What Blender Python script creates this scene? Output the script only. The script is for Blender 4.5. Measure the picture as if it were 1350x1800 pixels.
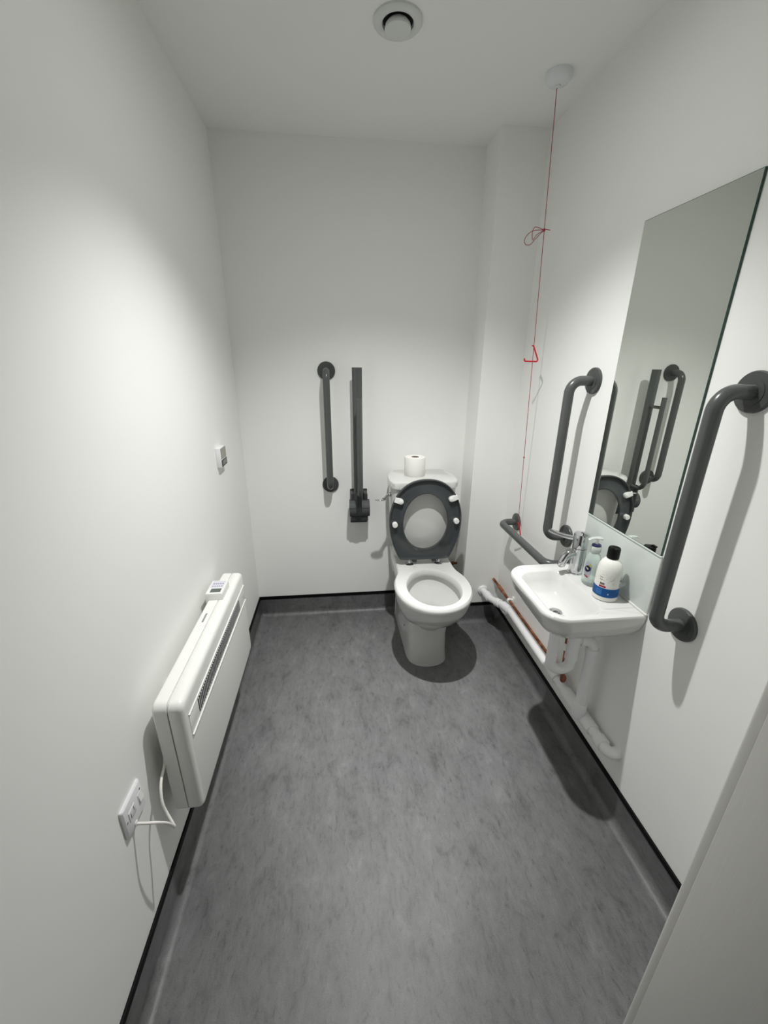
import bpy, bmesh, math, random
from mathutils import Vector, Matrix

random.seed(7)
for o in list(bpy.data.objects):
    bpy.data.objects.remove(o, do_unlink=True)
sc = bpy.context.scene
COL = sc.collection
PI = math.pi

# ------------------------------------------------------------------ camera
CAM = Vector((0.511, -2.212, 1.480))
PITCH, YAW, ROLL = math.radians(-20.28), math.radians(6.366), math.radians(0.482)
fwd = Vector((math.sin(YAW) * math.cos(PITCH), math.cos(YAW) * math.cos(PITCH), math.sin(PITCH)))
right = Vector((math.cos(YAW), -math.sin(YAW), 0))
up = right.cross(fwd)
Rv = right * math.cos(ROLL) + up * math.sin(ROLL)
Uv = up * math.cos(ROLL) - right * math.sin(ROLL)
cd = bpy.data.cameras.new('camera')
cd.sensor_fit = 'HORIZONTAL'
cd.sensor_width = 36.0
cd.lens = 715.57 / 1350 * 36
cd.clip_start = 0.02
cam = bpy.data.objects.new('camera', cd)
COL.objects.link(cam)
cam.matrix_world = Matrix(((Rv.x, Uv.x, -fwd.x, CAM.x), (Rv.y, Uv.y, -fwd.y, CAM.y), (Rv.z, Uv.z, -fwd.z, CAM.z), (0, 0, 0, 1)))
sc.camera = cam

# ------------------------------------------------------------------ world, light, exposure
world = bpy.data.worlds.new('world')
sc.world = world
world.use_nodes = True
world.node_tree.nodes['Background'].inputs['Color'].default_value = (1.0, 0.99, 0.96, 1)
world.node_tree.nodes['Background'].inputs['Strength'].default_value = 0.05

LAMP = Vector((0.707, -1.075, 2.372))
ld = bpy.data.lights.new('downlight_beam', 'SPOT')
ld.energy = 110
ld.color = (1.0, 0.995, 0.978)
ld.spot_size = math.radians(110)
ld.spot_blend = 1.0
ld.shadow_soft_size = 0.018
ld.use_nodes = True                     # the lamp's photometric profile: a little stronger straight down
lt = ld.node_tree
em = lt.nodes.get('Emission') or lt.nodes.new('ShaderNodeEmission')
tcn = lt.nodes.new('ShaderNodeTexCoord'); spx = lt.nodes.new('ShaderNodeSeparateXYZ'); ab = lt.nodes.new('ShaderNodeMath'); ab.operation = 'ABSOLUTE'
mr = lt.nodes.new('ShaderNodeMapRange'); mr.interpolation_type = 'SMOOTHSTEP'
mr.inputs['From Min'].default_value = math.cos(math.radians(20)); mr.inputs['From Max'].default_value = 1.0
mr.inputs['To Min'].default_value = 1.0; mr.inputs['To Max'].default_value = 2.2
lt.links.new(tcn.outputs['Normal'], spx.inputs[0]); lt.links.new(spx.outputs['Z'], ab.inputs[0])
lt.links.new(ab.outputs[0], mr.inputs['Value']); lt.links.new(mr.outputs['Result'], em.inputs['Strength'])
lamp = bpy.data.objects.new('downlight_beam', ld)
COL.objects.link(lamp)
lamp.location = LAMP
lamp.rotation_euler = (math.radians(4), 0, 0)      # gimbal lamp turned a little towards the back wall

sc.view_settings.view_transform = 'Standard'
sc.view_settings.look = 'None'
sc.view_settings.gamma = 1.0
sc.view_settings.use_curve_mapping = False
sc.view_settings.exposure = 0.05
sc.cycles.use_denoising = True
sc.cycles.max_bounces = 10
sc.cycles.diffuse_bounces = 7
sc.cycles.glossy_bounces = 6
sc.cycles.transmission_bounces = 10
sc.cycles.sample_clamp_indirect = 4.0
sc.cycles.blur_glossy = 0.5

# ------------------------------------------------------------------ materials
def srgb(r, g, b):
    f = lambda c: (c / 255 / 12.92) if c / 255 <= 0.04045 else ((c / 255 + 0.055) / 1.055) ** 2.4
    return (f(r), f(g), f(b), 1)

MATS = {}
def mat(name, col, rough=0.5, metal=0.0, spec=0.5, bump=None, coat=0.0, trans=0.0, ior=1.45, emis=None):
    m = bpy.data.materials.new(name)
    m.use_nodes = True
    nt = m.node_tree
    b = nt.nodes['Principled BSDF']
    b.inputs['Base Color'].default_value = col
    b.inputs['Roughness'].default_value = rough
    b.inputs['Metallic'].default_value = metal
    b.inputs['Specular IOR Level'].default_value = spec
    b.inputs['Coat Weight'].default_value = coat
    b.inputs['Coat Roughness'].default_value = 0.08
    b.inputs['Transmission Weight'].default_value = trans
    b.inputs['IOR'].default_value = ior
    if emis:
        b.inputs['Emission Color'].default_value = emis[0]
        b.inputs['Emission Strength'].default_value = emis[1]
    if bump:                                   # (scale, strength, distance)
        tc = nt.nodes.new('ShaderNodeTexCoord')
        nz = nt.nodes.new('ShaderNodeTexNoise')
        nz.inputs['Scale'].default_value = bump[0]
        nz.inputs['Detail'].default_value = 4
        bp_ = nt.nodes.new('ShaderNodeBump')
        bp_.inputs['Strength'].default_value = bump[1]
        bp_.inputs['Distance'].default_value = bump[2]
        nt.links.new(tc.outputs['Object'], nz.inputs['Vector'])
        nt.links.new(nz.outputs['Fac'], bp_.inputs['Height'])
        nt.links.new(bp_.outputs['Normal'], b.inputs['Normal'])
    MATS[name] = m
    return m

mat('wall_paint', (0.86, 0.866, 0.845, 1), 0.62, spec=0.3, bump=(420, 0.10, 0.0006))
mat('ceiling_paint', (0.84, 0.845, 0.825, 1), 0.8, spec=0.2, bump=(420, 0.08, 0.0006))
mat('cap_strip', (0.004, 0.004, 0.0045, 1), 0.6, spec=0.15)
mat('ceramic', (0.635, 0.637, 0.62, 1), 0.12, spec=0.5, coat=0.4)
mat('seat_plastic', srgb(62, 66, 68), 0.22)
mat('rail_grey', srgb(80, 83, 82), 0.27, bump=(900, 0.05, 0.0004))
mat('rail_flange', srgb(73, 76, 75), 0.34)
mat('rail_matte', srgb(76, 79, 80), 0.62, spec=0.3)
mat('rail_dark', srgb(52, 55, 55), 0.35)
mat('buffer_white', (0.82, 0.82, 0.80, 1), 0.35)
mat('chrome', (0.60, 0.605, 0.62, 1), 0.05, metal=1.0)
mat('mirror_silver', (0.87, 0.90, 0.85, 1), 0.0, metal=1.0)
mat('mirror_edge', (0.02, 0.06, 0.045, 1), 0.1)
mat('glass_splash', (0.62, 0.665, 0.635, 1), 0.06, coat=0.5)
mat('glass_edge', (0.62, 0.70, 0.66, 1), 0.2)
mat('plastic_white', (0.78, 0.78, 0.765, 1), 0.32)
mat('heater_white', (0.80, 0.80, 0.775, 1), 0.35)
mat('heater_front', (0.70, 0.71, 0.685, 1), 0.4)
mat('grille_dark', (0.03, 0.032, 0.035, 1), 0.5)
mat('grille_bar', (0.42, 0.43, 0.43, 1), 0.4)
mat('screen_dark', srgb(88, 94, 92), 0.15)
mat('button_print', srgb(205, 205, 218), 0.4)
mat('print_grey', srgb(140, 140, 142), 0.5)
mat('socket_white', (0.74, 0.74, 0.76, 1), 0.22)
mat('slot_dark', (0.03, 0.03, 0.03, 1), 0.5)
mat('cable_white', (0.80, 0.78, 0.74, 1), 0.4)
mat('pipe_white', (0.84, 0.84, 0.85, 1), 0.35)
mat('cord_red', srgb(160, 55, 65), 0.6)
mat('red_plastic', srgb(205, 12, 40), 0.3)
mat('cap_black', (0.003, 0.003, 0.003, 1), 0.45, spec=0.25)
mat('navy', srgb(28, 26, 78), 0.3)
mat('label_blue', srgb(30, 108, 186), 0.4)
mat('label_paleblue', srgb(70, 142, 214), 0.4)
mat('label_white', srgb(232, 230, 222), 0.45)
mat('label_red', srgb(196, 40, 80), 0.45)
mat('label_yellow', srgb(196, 192, 96), 0.45)
mat('tissue', (0.82, 0.81, 0.78, 1), 0.95, spec=0.1, bump=(260, 0.4, 0.0015))
mat('card_core', srgb(120, 104, 92), 0.9)
mat('thermo_white', (0.76, 0.76, 0.77, 1), 0.3)
mat('thermo_panel', srgb(150, 146, 138), 0.35)
mat('door_lining', (0.68, 0.672, 0.65, 1), 0.4)
mat('rose_white', (0.76, 0.78, 0.80, 1), 0.35)
mat('vent_white', (0.66, 0.67, 0.66, 1), 0.4)
mat('void_black', (0.004, 0.004, 0.004, 1), 0.9)
mat('lamp_lens', (0.9, 0.9, 0.88, 1), 0.4, emis=((1.0, 0.994, 0.975, 1), 205.0))
mat('liquid_clear', (0.72, 0.82, 0.78, 1), 0.10, trans=0.55, ior=1.2)
mat('pump_clear', (0.85, 0.89, 0.88, 1), 0.10, trans=0.6, ior=1.2)
mat('sealant', (0.72, 0.72, 0.68, 1), 0.5)

def mat_floor():
    m = bpy.data.materials.new('vinyl_floor')
    m.use_nodes = True
    nt = m.node_tree; L = nt.links
    b = nt.nodes['Principled BSDF']
    tc = nt.nodes.new('ShaderNodeTexCoord')
    def noise(scale, detail, rough, sx=1, sy=1, dist=0.0):
        mp = nt.nodes.new('ShaderNodeMapping')
        mp.inputs['Scale'].default_value = (sx, sy, 1)
        n = nt.nodes.new('ShaderNodeTexNoise')
        n.inputs['Scale'].default_value = scale
        n.inputs['Detail'].default_value = detail
        n.inputs['Roughness'].default_value = rough
        n.inputs['Distortion'].default_value = dist
        L.new(tc.outputs['Object'], mp.inputs['Vector'])
        L.new(mp.outputs['Vector'], n.inputs['Vector'])
        return n.outputs['Fac']
    def ramp(f, stops):
        r = nt.nodes.new('ShaderNodeValToRGB')
        e = r.color_ramp.elements
        e[0].position, e[0].color = stops[0][0], (stops[0][1],) * 3 + (1,)
        e[1].position, e[1].color = stops[-1][0], (stops[-1][1],) * 3 + (1,)
        for p, v in stops[1:-1]:
            k = e.new(p); k.color = (v, v, v, 1)
        L.new(f, r.inputs['Fac'])
        return r.outputs['Color']
    def mul(a, c, fac=1.0):
        x = nt.nodes.new('ShaderNodeMix'); x.data_type = 'RGBA'; x.blend_type = 'MULTIPLY'
        x.inputs['Factor'].default_value = fac
        L.new(a, x.inputs['A']); L.new(c, x.inputs['B'])
        return x.outputs['Result']
    big = ramp(noise(3.2, 6, 0.62, 1.6, 0.8, 0.6), [(0.3, 0.90), (0.7, 1.10)])
    streak = ramp(noise(11, 9, 0.70, 1.5, 0.8, 0.5), [(0.30, 0.58), (0.44, 0.95), (0.56, 1.05), (0.72, 1.36)])
    fine = ramp(noise(48, 8, 0.72, 1.5, 0.55, 0.5), [(0.31, 0.55), (0.43, 0.97), (0.72, 1.2)])
    speck = ramp(noise(420, 3, 0.6), [(0.25, 0.74), (0.75, 1.26)])
    tint = nt.nodes.new('ShaderNodeMix'); tint.data_type = 'RGBA'
    tint.inputs['A'].default_value = (0.134, 0.133, 0.130, 1)
    tint.inputs['B'].default_value = (0.128, 0.130, 0.137, 1)
    L.new(noise(2.3, 4, 0.6, 1, 1, 0.5), tint.inputs['Factor'])
    c = mul(mul(mul(mul(tint.outputs['Result'], big), streak), fine), speck)
    L.new(c, b.inputs['Base Color'])
    b.inputs['Roughness'].default_value = 0.44
    b.inputs['Specular IOR Level'].default_value = 0.45
    nb = nt.nodes.new('ShaderNodeBump')
    nb.inputs['Strength'].default_value = 0.05
    nb.inputs['Distance'].default_value = 0.0006
    L.new(noise(500, 3, 0.6), nb.inputs['Height'])
    L.new(nb.outputs['Normal'], b.inputs['Normal'])
    MATS['vinyl'] = m
mat_floor()

def mat_copper():
    m = mat('copper', (0.42, 0.17, 0.08, 1), 0.35, metal=0.85)
    nt = m.node_tree; L = nt.links
    tc = nt.nodes.new('ShaderNodeTexCoord'); n = nt.nodes.new('ShaderNodeTexNoise')
    n.inputs['Scale'].default_value = 38; n.inputs['Detail'].default_value = 5
    r = nt.nodes.new('ShaderNodeValToRGB')
    r.color_ramp.elements[0].position = 0.35; r.color_ramp.elements[0].color = (0.16, 0.055, 0.03, 1)
    r.color_ramp.elements[1].position = 0.65; r.color_ramp.elements[1].color = (0.50, 0.20, 0.10, 1)
    L.new(tc.outputs['Object'], n.inputs['Vector']); L.new(n.outputs['Fac'], r.inputs['Fac'])
    L.new(r.outputs['Color'], nt.nodes['Principled BSDF'].inputs['Base Color'])
mat_copper()

def mat_soiled():
    """white plastic bottle with a rubbed, worn print in the middle of its label"""
    m = mat('bottle_white', srgb(226, 226, 220), 0.3)
    nt = m.node_tree; L = nt.links
    tc = nt.nodes.new('ShaderNodeTexCoord'); n = nt.nodes.new('ShaderNodeTexNoise')
    n.inputs['Scale'].default_value = 150; n.inputs['Detail'].default_value = 6; n.inputs['Roughness'].default_value = 0.7
    sep = nt.nodes.new('ShaderNodeSeparateXYZ')
    rz = nt.nodes.new('ShaderNodeValToRGB')
    e = rz.color_ramp.elements
    e[0].position = 0.055; e[0].color = (0, 0, 0, 1)
    e[1].position = 0.105; e[1].color = (0, 0, 0, 1)
    k = e.new(0.078); k.color = (1, 1, 1, 1)
    rn = nt.nodes.new('ShaderNodeValToRGB')
    rn.color_ramp.elements[0].position = 0.56; rn.color_ramp.elements[0].color = (0, 0, 0, 1)
    rn.color_ramp.elements[1].position = 0.66; rn.color_ramp.elements[1].color = (1, 1, 1, 1)
    mm = nt.nodes.new('ShaderNodeMath'); mm.operation = 'MULTIPLY'
    mx = nt.nodes.new('ShaderNodeMix'); mx.data_type = 'RGBA'
    mx.inputs['A'].default_value = srgb(226, 226, 220); mx.inputs['B'].default_value = srgb(150, 146, 132)
    L.new(tc.outputs['Object'], n.inputs['Vector']); L.new(tc.outputs['Object'], sep.inputs[0])
    L.new(sep.outputs['Z'], rz.inputs['Fac']); L.new(n.outputs['Fac'], rn.inputs['Fac'])
    L.new(rz.outputs['Color'], mm.inputs[0]); L.new(rn.outputs['Color'], mm.inputs[1])
    L.new(mm.outputs[0], mx.inputs['Factor'])
    L.new(mx.outputs['Result'], nt.nodes['Principled BSDF'].inputs['Base Color'])
mat_soiled()

def mat_grain():
    m = MATS['door_lining']
    nt = m.node_tree; L = nt.links
    tc = nt.nodes.new('ShaderNodeTexCoord'); mp = nt.nodes.new('ShaderNodeMapping')
    mp.inputs['Scale'].default_value = (60, 60, 2.2)
    n = nt.nodes.new('ShaderNodeTexNoise'); n.inputs['Scale'].default_value = 4; n.inputs['Detail'].default_value = 5
    b = nt.nodes.new('ShaderNodeBump'); b.inputs['Strength'].default_value = 0.12; b.inputs['Distance'].default_value = 0.001
    L.new(tc.outputs['Object'], mp.inputs[0]); L.new(mp.outputs[0], n.inputs['Vector'])
    L.new(n.outputs['Fac'], b.inputs['Height']); L.new(b.outputs[0], nt.nodes['Principled BSDF'].inputs['Normal'])
mat_grain()

# ------------------------------------------------------------------ helpers
ORIGIN = {}
def obj(name, bm, m, parent=None, smooth=40, origin=None):
    """link a bmesh given in world coordinates as ONE object"""
    bmesh.ops.recalc_face_normals(bm, faces=bm.faces)
    if parent is not None:
        o0 = ORIGIN[parent.name]
    else:
        if origin is None:
            xs = [v.co.x for v in bm.verts]; ys = [v.co.y for v in bm.verts]; zs = [v.co.z for v in bm.verts]
            origin = Vector(((min(xs) + max(xs)) / 2, (min(ys) + max(ys)) / 2, min(zs)))
        o0 = Vector(origin)
    bmesh.ops.translate(bm, verts=bm.verts, vec=-o0)
    me = bpy.data.meshes.new(name)
    bm.to_mesh(me); bm.free()
    if smooth:
        me.shade_smooth()
        me.set_sharp_from_angle(angle=math.radians(smooth))
    me.materials.append(MATS[m])
    o = bpy.data.objects.new(name, me)
    COL.objects.link(o)
    if parent is not None:
        o.parent = parent
    else:
        o.location = o0
    ORIGIN[o.name] = o0
    return o

def thing(name, label, cat, loc, group=None):
    o = bpy.data.objects.new(name, None)
    o.empty_display_size = 0.05
    COL.objects.link(o)
    o.location = loc
    o['label'] = label; o['category'] = cat
    if group: o['group'] = group
    ORIGIN[o.name] = Vector(loc)
    return o

def tag(o, label, cat, group=None):
    o['label'] = label; o['category'] = cat
    if group: o['group'] = group
    return o

def struct(name, bm, m, smooth=40):
    o = obj(name, bm, m, None, smooth, origin=(0, 0, 0))
    o['kind'] = 'structure'
    return o

def box(bm, x0, x1, y0, y1, z0, z1, bev=0.0, seg=2):
    mt = Matrix.Translation(((x0 + x1) / 2, (y0 + y1) / 2, (z0 + z1) / 2)) @ Matrix.Diagonal((abs(x1 - x0), abs(y1 - y0), abs(z1 - z0), 1))
    r = bmesh.ops.create_cube(bm, size=1, matrix=mt)
    if bev > 0:
        es = set()
        for v in r['verts']:
            es.update(v.link_edges)
        bmesh.ops.bevel(bm, geom=list(es), offset=bev, segments=seg, profile=0.5, affect='EDGES')
    return bm

def B(*a, **k):
    return box(bmesh.new(), *a, **k)

def loft(bm, rings, cap0=True, cap1=True, closed=False):
    """rings of equal length, joined one to the next"""
    vr = [[bm.verts.new(p) for p in r] for r in rings]
    n = len(vr[0])
    pairs = list(zip(vr[:-1], vr[1:]))
    if closed: pairs.append((vr[-1], vr[0]))
    for a, b in pairs:
        for i in range(n):
            j = (i + 1) % n
            bm.faces.new((a[i], a[j], b[j], b[i]))
    if not closed:
        if cap0: bm.faces.new(list(reversed(vr[0])))
        if cap1: bm.faces.new(vr[-1])
    return bm

def fillet(pts, r, seg=8):
    pts = [Vector(p) for p in pts]
    out = [pts[0]]
    for i in range(1, len(pts) - 1):
        a, p, b = pts[i - 1], pts[i], pts[i + 1]
        d1 = (a - p); d2 = (b - p)
        l1, l2 = d1.length, d2.length
        d1.normalize(); d2.normalize()
        ang = d1.angle(d2)
        if ang > math.radians(176):
            out.append(p); continue
        rr = r[i - 1] if isinstance(r, (list, tuple)) else r
        t = min(rr / math.tan(ang / 2), l1 * 0.49, l2 * 0.49)
        rr = t * math.tan(ang / 2)
        c = p + (d1 + d2).normalized() * (rr / math.sin(ang / 2))
        s = p + d1 * t; e = p + d2 * t
        v1 = (s - c); v2 = (e - c)
        tot = v1.angle(v2)
        ax = v1.cross(v2).normalized()
        for k in range(seg + 1):
            out.append(c + Matrix.Rotation(tot * k / seg, 3, ax) @ v1)
    out.append(pts[-1])
    return out

def catmull(pts, seg=6, closed=False):
    P = [Vector(p) for p in pts]; n = len(P); out = []
    rng = n if closed else n - 1
    for i in range(rng):
        if closed:
            a, b, c, d = P[(i - 1) % n], P[i], P[(i + 1) % n], P[(i + 2) % n]
        else:
            a, b, c, d = P[max(i - 1, 0)], P[i], P[i + 1], P[min(i + 2, n - 1)]
        for k in range(seg):
            t = k / seg
            out.append(0.5 * ((2 * b) + (c - a) * t + (2 * a - 5 * b + 4 * c - d) * t * t + (3 * b - a - 3 * c + d) * t ** 3))
    if not closed: out.append(P[-1])
    return out

def tube(bm, path, r, n=20, up_hint=None, flat=1.0, closed=False, cap=True):
    """sweep a circle (or ellipse: flat scales the second axis) along a path"""
    path = [Vector(p) for p in path]
    m = len(path)
    rad = r if isinstance(r, (list, tuple)) else [r] * m
    tans = []
    for i in range(m):
        if closed:
            t = path[(i + 1) % m] - path[(i - 1) % m]
        else:
            t = path[min(i + 1, m - 1)] - path[max(i - 1, 0)]
        tans.append(t.normalized())
    h = Vector(up_hint) if up_hint else (Vector((0, 0, 1)) if abs(tans[0].z) < 0.9 else Vector((1, 0, 0)))
    u = (h - tans[0] * h.dot(tans[0])).normalized()
    rings = []
    for i in range(m):
        if i:
            q = tans[i - 1].rotation_difference(tans[i])
            u = q @ u
            u = (u - tans[i] * u.dot(tans[i])).normalized()
        v = tans[i].cross(u)
        rings.append([path[i] + (u * math.cos(2 * PI * k / n) + v * math.sin(2 * PI * k / n) * flat) * rad[i] for k in range(n)])
    return loft(bm, rings, cap, cap, closed)

def T(*a, **k):
    return tube(bmesh.new(), *a, **k)

def lathe(bm, prof, centre, axis='z', n=32, sx=1.0, sy=1.0, cap0=True, cap1=True):
    """profile of (radius, height) turned about an axis through centre; sx, sy make it oval"""
    c = Vector(centre); rings = []
    for r, h in prof:
        ring = []
        for k in range(n):
            a = 2 * PI * k / n
            p, q = r * math.cos(a) * sx, r * math.sin(a) * sy
            if axis == 'z': ring.append(c + Vector((p, q, h)))
            elif axis == 'y': ring.append(c + Vector((p, h, q)))
            else: ring.append(c + Vector((h, p, q)))
        rings.append(ring)
    return loft(bm, rings, cap0, cap1)

def LA(*a, **k):
    return lathe(bmesh.new(), *a, **k)

def rrect(x0, x1, y0, y1, r0, r1=None, k=9, z=0.0):
    """rounded rectangle in plan; r0 at the x0 corners, r1 at the x1 corners"""
    if r1 is None: r1 = r0
    pts = []
    for cx, cy, r, a0 in ((x1 - r1, y1 - r1, r1, 0), (x0 + r0, y1 - r0, r0, 90), (x0 + r0, y0 + r0, r0, 180), (x1 - r1, y0 + r1, r1, 270)):
        for i in range(k):
            a = math.radians(a0 + 90 * i / (k - 1))
            pts.append(Vector((cx + r * math.cos(a), cy + r * math.sin(a), z)))
    return pts

def resample(pts, n):
    pts = [Vector(p) for p in pts]; m = len(pts)
    d = [0.0]
    for i in range(m):
        d.append(d[-1] + (pts[(i + 1) % m] - pts[i]).length)
    out = []; j = 0
    for k in range(n):
        s = d[-1] * k / n
        while d[j + 1] < s: j += 1
        t = (s - d[j]) / max(d[j + 1] - d[j], 1e-9)
        out.append(pts[j].lerp(pts[(j + 1) % m], t))
    return out

def prism(bm, outline, direction):
    d = Vector(direction)
    return loft(bm, [[Vector(p) for p in outline], [Vector(p) + d for p in outline]])

# ------------------------------------------------------------------ the room
W, H = 1.415, 2.386
BX, BD = 1.208, 0.183            # boxed-in corner: left face x, depth from the back wall
YF = -1.9306                     # room face of the wall with the door
JX, JL = 0.953, 0.030            # door opening, right and left
DOOR_H = 2.03

struct('floor', B(-0.6, 2.0, -3.4, 0.1, -0.08, 0.0), 'vinyl', 0)
struct('ceiling', B(-0.1, W + 0.1, YF - 0.13, 0.1, H, H + 0.08), 'ceiling_paint', 0)
struct('wall_left', B(-0.1, 0, YF - 0.13, 0.1, 0, H), 'wall_paint', 0)
struct('wall_right', B(W, W + 0.1, YF - 0.13, 0.1, 0, H), 'wall_paint', 0)
struct('wall_back', B(0, W, 0, 0.1, 0, H), 'wall_paint', 0)
struct('wall_boxing', B(BX, W, -BD, 0, 0, H, bev=0.0), 'wall_paint', 0)
bm = bmesh.new()
box(bm, 0, JL - 0.03, YF - 0.13, YF, 0, H) if JL > 0.031 else None
box(bm, JX + 0.025, W, YF - 0.13, YF, 0, H)
box(bm, 0, JX + 0.025, YF - 0.13, YF, DOOR_H + 0.03, H)
struct('wall_front', bm, 'wall_paint', 0)

# coved vinyl skirting with a black capping strip, mitred round the room
path = [Vector(p) for p in ((0, YF, 0), (0, 0, 0), (BX, 0, 0), (BX, -BD, 0), (W, -BD, 0), (W, YF, 0))]
names = ['left', 'back', 'boxing_side', 'boxing_front', 'right']
SK = 0.117
def inward(i):
    d = (path[i + 1] - path[i]).normalized()
    return Vector((d.y, -d.x, 0))
def mitre(i):
    if i == 0: return inward(0)
    if i == len(path) - 1: return inward(i - 1)
    a, b = inward(i - 1), inward(i)
    s = a + b
    return s / (1 + a.dot(b))
RC = 0.028
prof = [(0.0, 0.0), (0.0, SK), (0.0035, SK)]
for k in range(9):
    a = math.radians(90 * k / 8)
    prof.append((0.0035 + RC * (1 - math.cos(a)), 0.0006 + RC * (1 - math.sin(a))))
prof.append((0.0035 + RC, 0.0))
capp = [(0.0, SK - 0.003), (0.0, SK + 0.014), (0.003, SK + 0.015), (0.0055, SK + 0.0135), (0.0065, SK - 0.003), (0.0032, SK - 0.003)]
for i in range(5):
    for nm, pr, m in (('baseboard_' + names[i], prof, 'vinyl'), ('trim_%d' % (i + 1), capp, 'cap_strip')):
        bm = bmesh.new()
        loft(bm, [[path[j] + mitre(j) * u + Vector((0, 0, z)) for u, z in pr] for j in (i, i + 1)])
        struct(nm, bm, m, 50)

# door lining and the room-side architrave at the right of the doorway
df = bpy.data.objects.new('door_1', None); COL.objects.link(df)
df['kind'] = 'structure'; ORIGIN['door_1'] = Vector((0, 0, 0))
obj('lining', B(JX - 0.005, JX + 0.025, YF - 0.17, YF, 0, DOOR_H + 0.03, bev=0.0015), 'door_lining', df)
obj('lining', B(JL - 0.03, JL, YF - 0.17, YF, 0, DOOR_H + 0.03, bev=0.0015), 'door_lining', df)
obj('lining', B(JL, JX - 0.005, YF - 0.17, YF, DOOR_H, DOOR_H + 0.03, bev=0.0015), 'door_lining', df)
obj('architrave', B(JX, JX + 0.07, YF, YF + 0.016, 0, DOOR_H + 0.075, bev=0.004, seg=3), 'door_lining', df)
obj('architrave', B(JL - 0.02, JX, YF, YF + 0.016, DOOR_H + 0.005, DOOR_H + 0.075, bev=0.004, seg=3), 'door_lining', df)

# ------------------------------------------------------------------ downlight (out of frame, the room's lamp)
t = thing('downlight', 'round recessed ceiling downlight in the middle of the ceiling', 'light', (LAMP.x, LAMP.y, H))
obj('bezel', LA([(0.046, 0), (0.046, -0.004), (0.040, -0.006), (0.034, -0.002), (0.034, 0)], (LAMP.x, LAMP.y, H)), 'vent_white', t)
obj('lens', LA([(0.033, -0.0005), (0.033, -0.002)], (LAMP.x, LAMP.y, H)), 'lamp_lens', t)

# ------------------------------------------------------------------ extractor vent
VX, VY = 0.712, -0.662
t = thing('extractor_vent', 'round white extractor vent valve in the ceiling', 'vent', (VX, VY, H))
obj('rim', LA([(0.070, 0.0), (0.070, -0.005), (0.066, -0.009), (0.052, -0.011), (0.045, -0.008), (0.043, 0.0)], (VX, VY, H), n=48, cap0=False, cap1=False), 'vent_white', t)
obj('duct', LA([(0.0435, -0.0005), (0.043, -0.0012)], (VX, VY, H), n=40), 'void_black', t)
obj('valve_disc', LA([(0.030, -0.004), (0.036, -0.011), (0.0375, -0.018), (0.0365, -0.021), (0.0, -0.0225)], (VX, VY, H), n=40, cap1=False), 'vent_white', t)

# ------------------------------------------------------------------ emergency pull cord
RX, RY = 1.276, -0.507
t = thing('pull_cord_alarm', 'red emergency pull cord hanging from a white ceiling rose', 'pull cord', (RX, RY, H))
obj('ceiling_rose', LA([(0.043, 0), (0.0435, -0.006), (0.041, -0.018), (0.033, -0.027), (0.014, -0.031), (0.010, -0.033)], (RX, RY, H), n=40), 'rose_white', t)
obj('cord_grommet', LA([(0.010, -0.032), (0.010, -0.036), (0.005, -0.037)], (RX, RY, H), n=20), 'rose_white', t)
def cordp(z):
    f = (2.352 - z) / (2.352 - 0.78)
    return Vector((1.276 + 0.099 * f, -0.502 + 0.073 * f, z))
obj('cord', T([cordp(2.352), cordp(1.9), cordp(1.5), cordp(1.0), cordp(0.79), (1.378, -0.43, 0.74)], 0.0013, n=8), 'cord_red', t)
kx = cordp(1.949)
bow = [kx, (1.276, -0.478, 1.958), (1.263, -0.482, 1.956), (1.256, -0.484, 1.943), (1.258, -0.482, 1.925), (1.263, -0.48, 1.917), (1.277, -0.478, 1.934), kx]
bow2 = [kx, (1.268, -0.474, 1.949), (1.245, -0.472, 1.937), (1.234, -0.470, 1.917), (1.241, -0.470, 1.903), (1.259, -0.472, 1.904), (1.275, -0.474, 1.922), kx]
obj('bow_loop', T(catmull(bow), 0.0012, n=6), 'cord_red', t)
obj('bow_loop', T(catmull(bow2), 0.0012, n=6), 'cord_red', t)
obj('bow_tail', T([kx, (1.312, -0.477, 1.953), (1.328, -0.477, 1.951)], 0.0013, n=6), 'cord_red', t)
obj('knot', LA([(0.0015, -0.006), (0.0042, -0.003), (0.0042, 0.003), (0.0015, 0.006)], kx, n=10), 'cord_red', t)
obj('bead', LA([(0.001, -0.005), (0.0032, -0.002), (0.0032, 0.002), (0.001, 0.005)], cordp(1.07), n=10), 'cord_red', t)
def triangle(c, s, rot, lean, parent):
    """open red triangle handle: apex, long side, base and a hooked end"""
    pts = [(-0.002, 0.060), (0.004, 0.062), (0.030, 0.006), (0.026, -0.001), (-0.022, 0.0), (-0.027, 0.004), (-0.026, 0.011)]
    m = Matrix.Rotation(rot, 3, 'Z') @ Matrix.Rotation(lean, 3, 'Y')
    P = [Vector(c) + m @ Vector((x * s, 0, z * s)) for x, z in pts]
    obj('triangle_handle', T(fillet(P, 0.004, 4), 0.0030 * s, n=10), 'red_plastic', parent)
triangle((1.3195, -0.466, 1.486), 1.0, -0.1, 0.0, t)
triangle((1.372, -0.428, 0.682), 0.95, -1.15, 0.1, t)

# ------------------------------------------------------------------ grab rails
def flange(centre, axis, parent, r=0.045):
    """axis: unit vector pointing away from the wall"""
    a = 'y' if abs(axis[1]) > 0.5 else 'x'
    s = axis[1] if a == 'y' else axis[0]
    prof = [(r, 0.0), (r, 0.006 * s), (r - 0.002, 0.009 * s), (0.030, 0.0105 * s), (0.0285, 0.0105 * s), (0.0285, 0.012 * s), (0.021, 0.013 * s)]
    obj('flange', LA(prof, centre, axis=a, n=40), 'rail_flange', parent)

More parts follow.
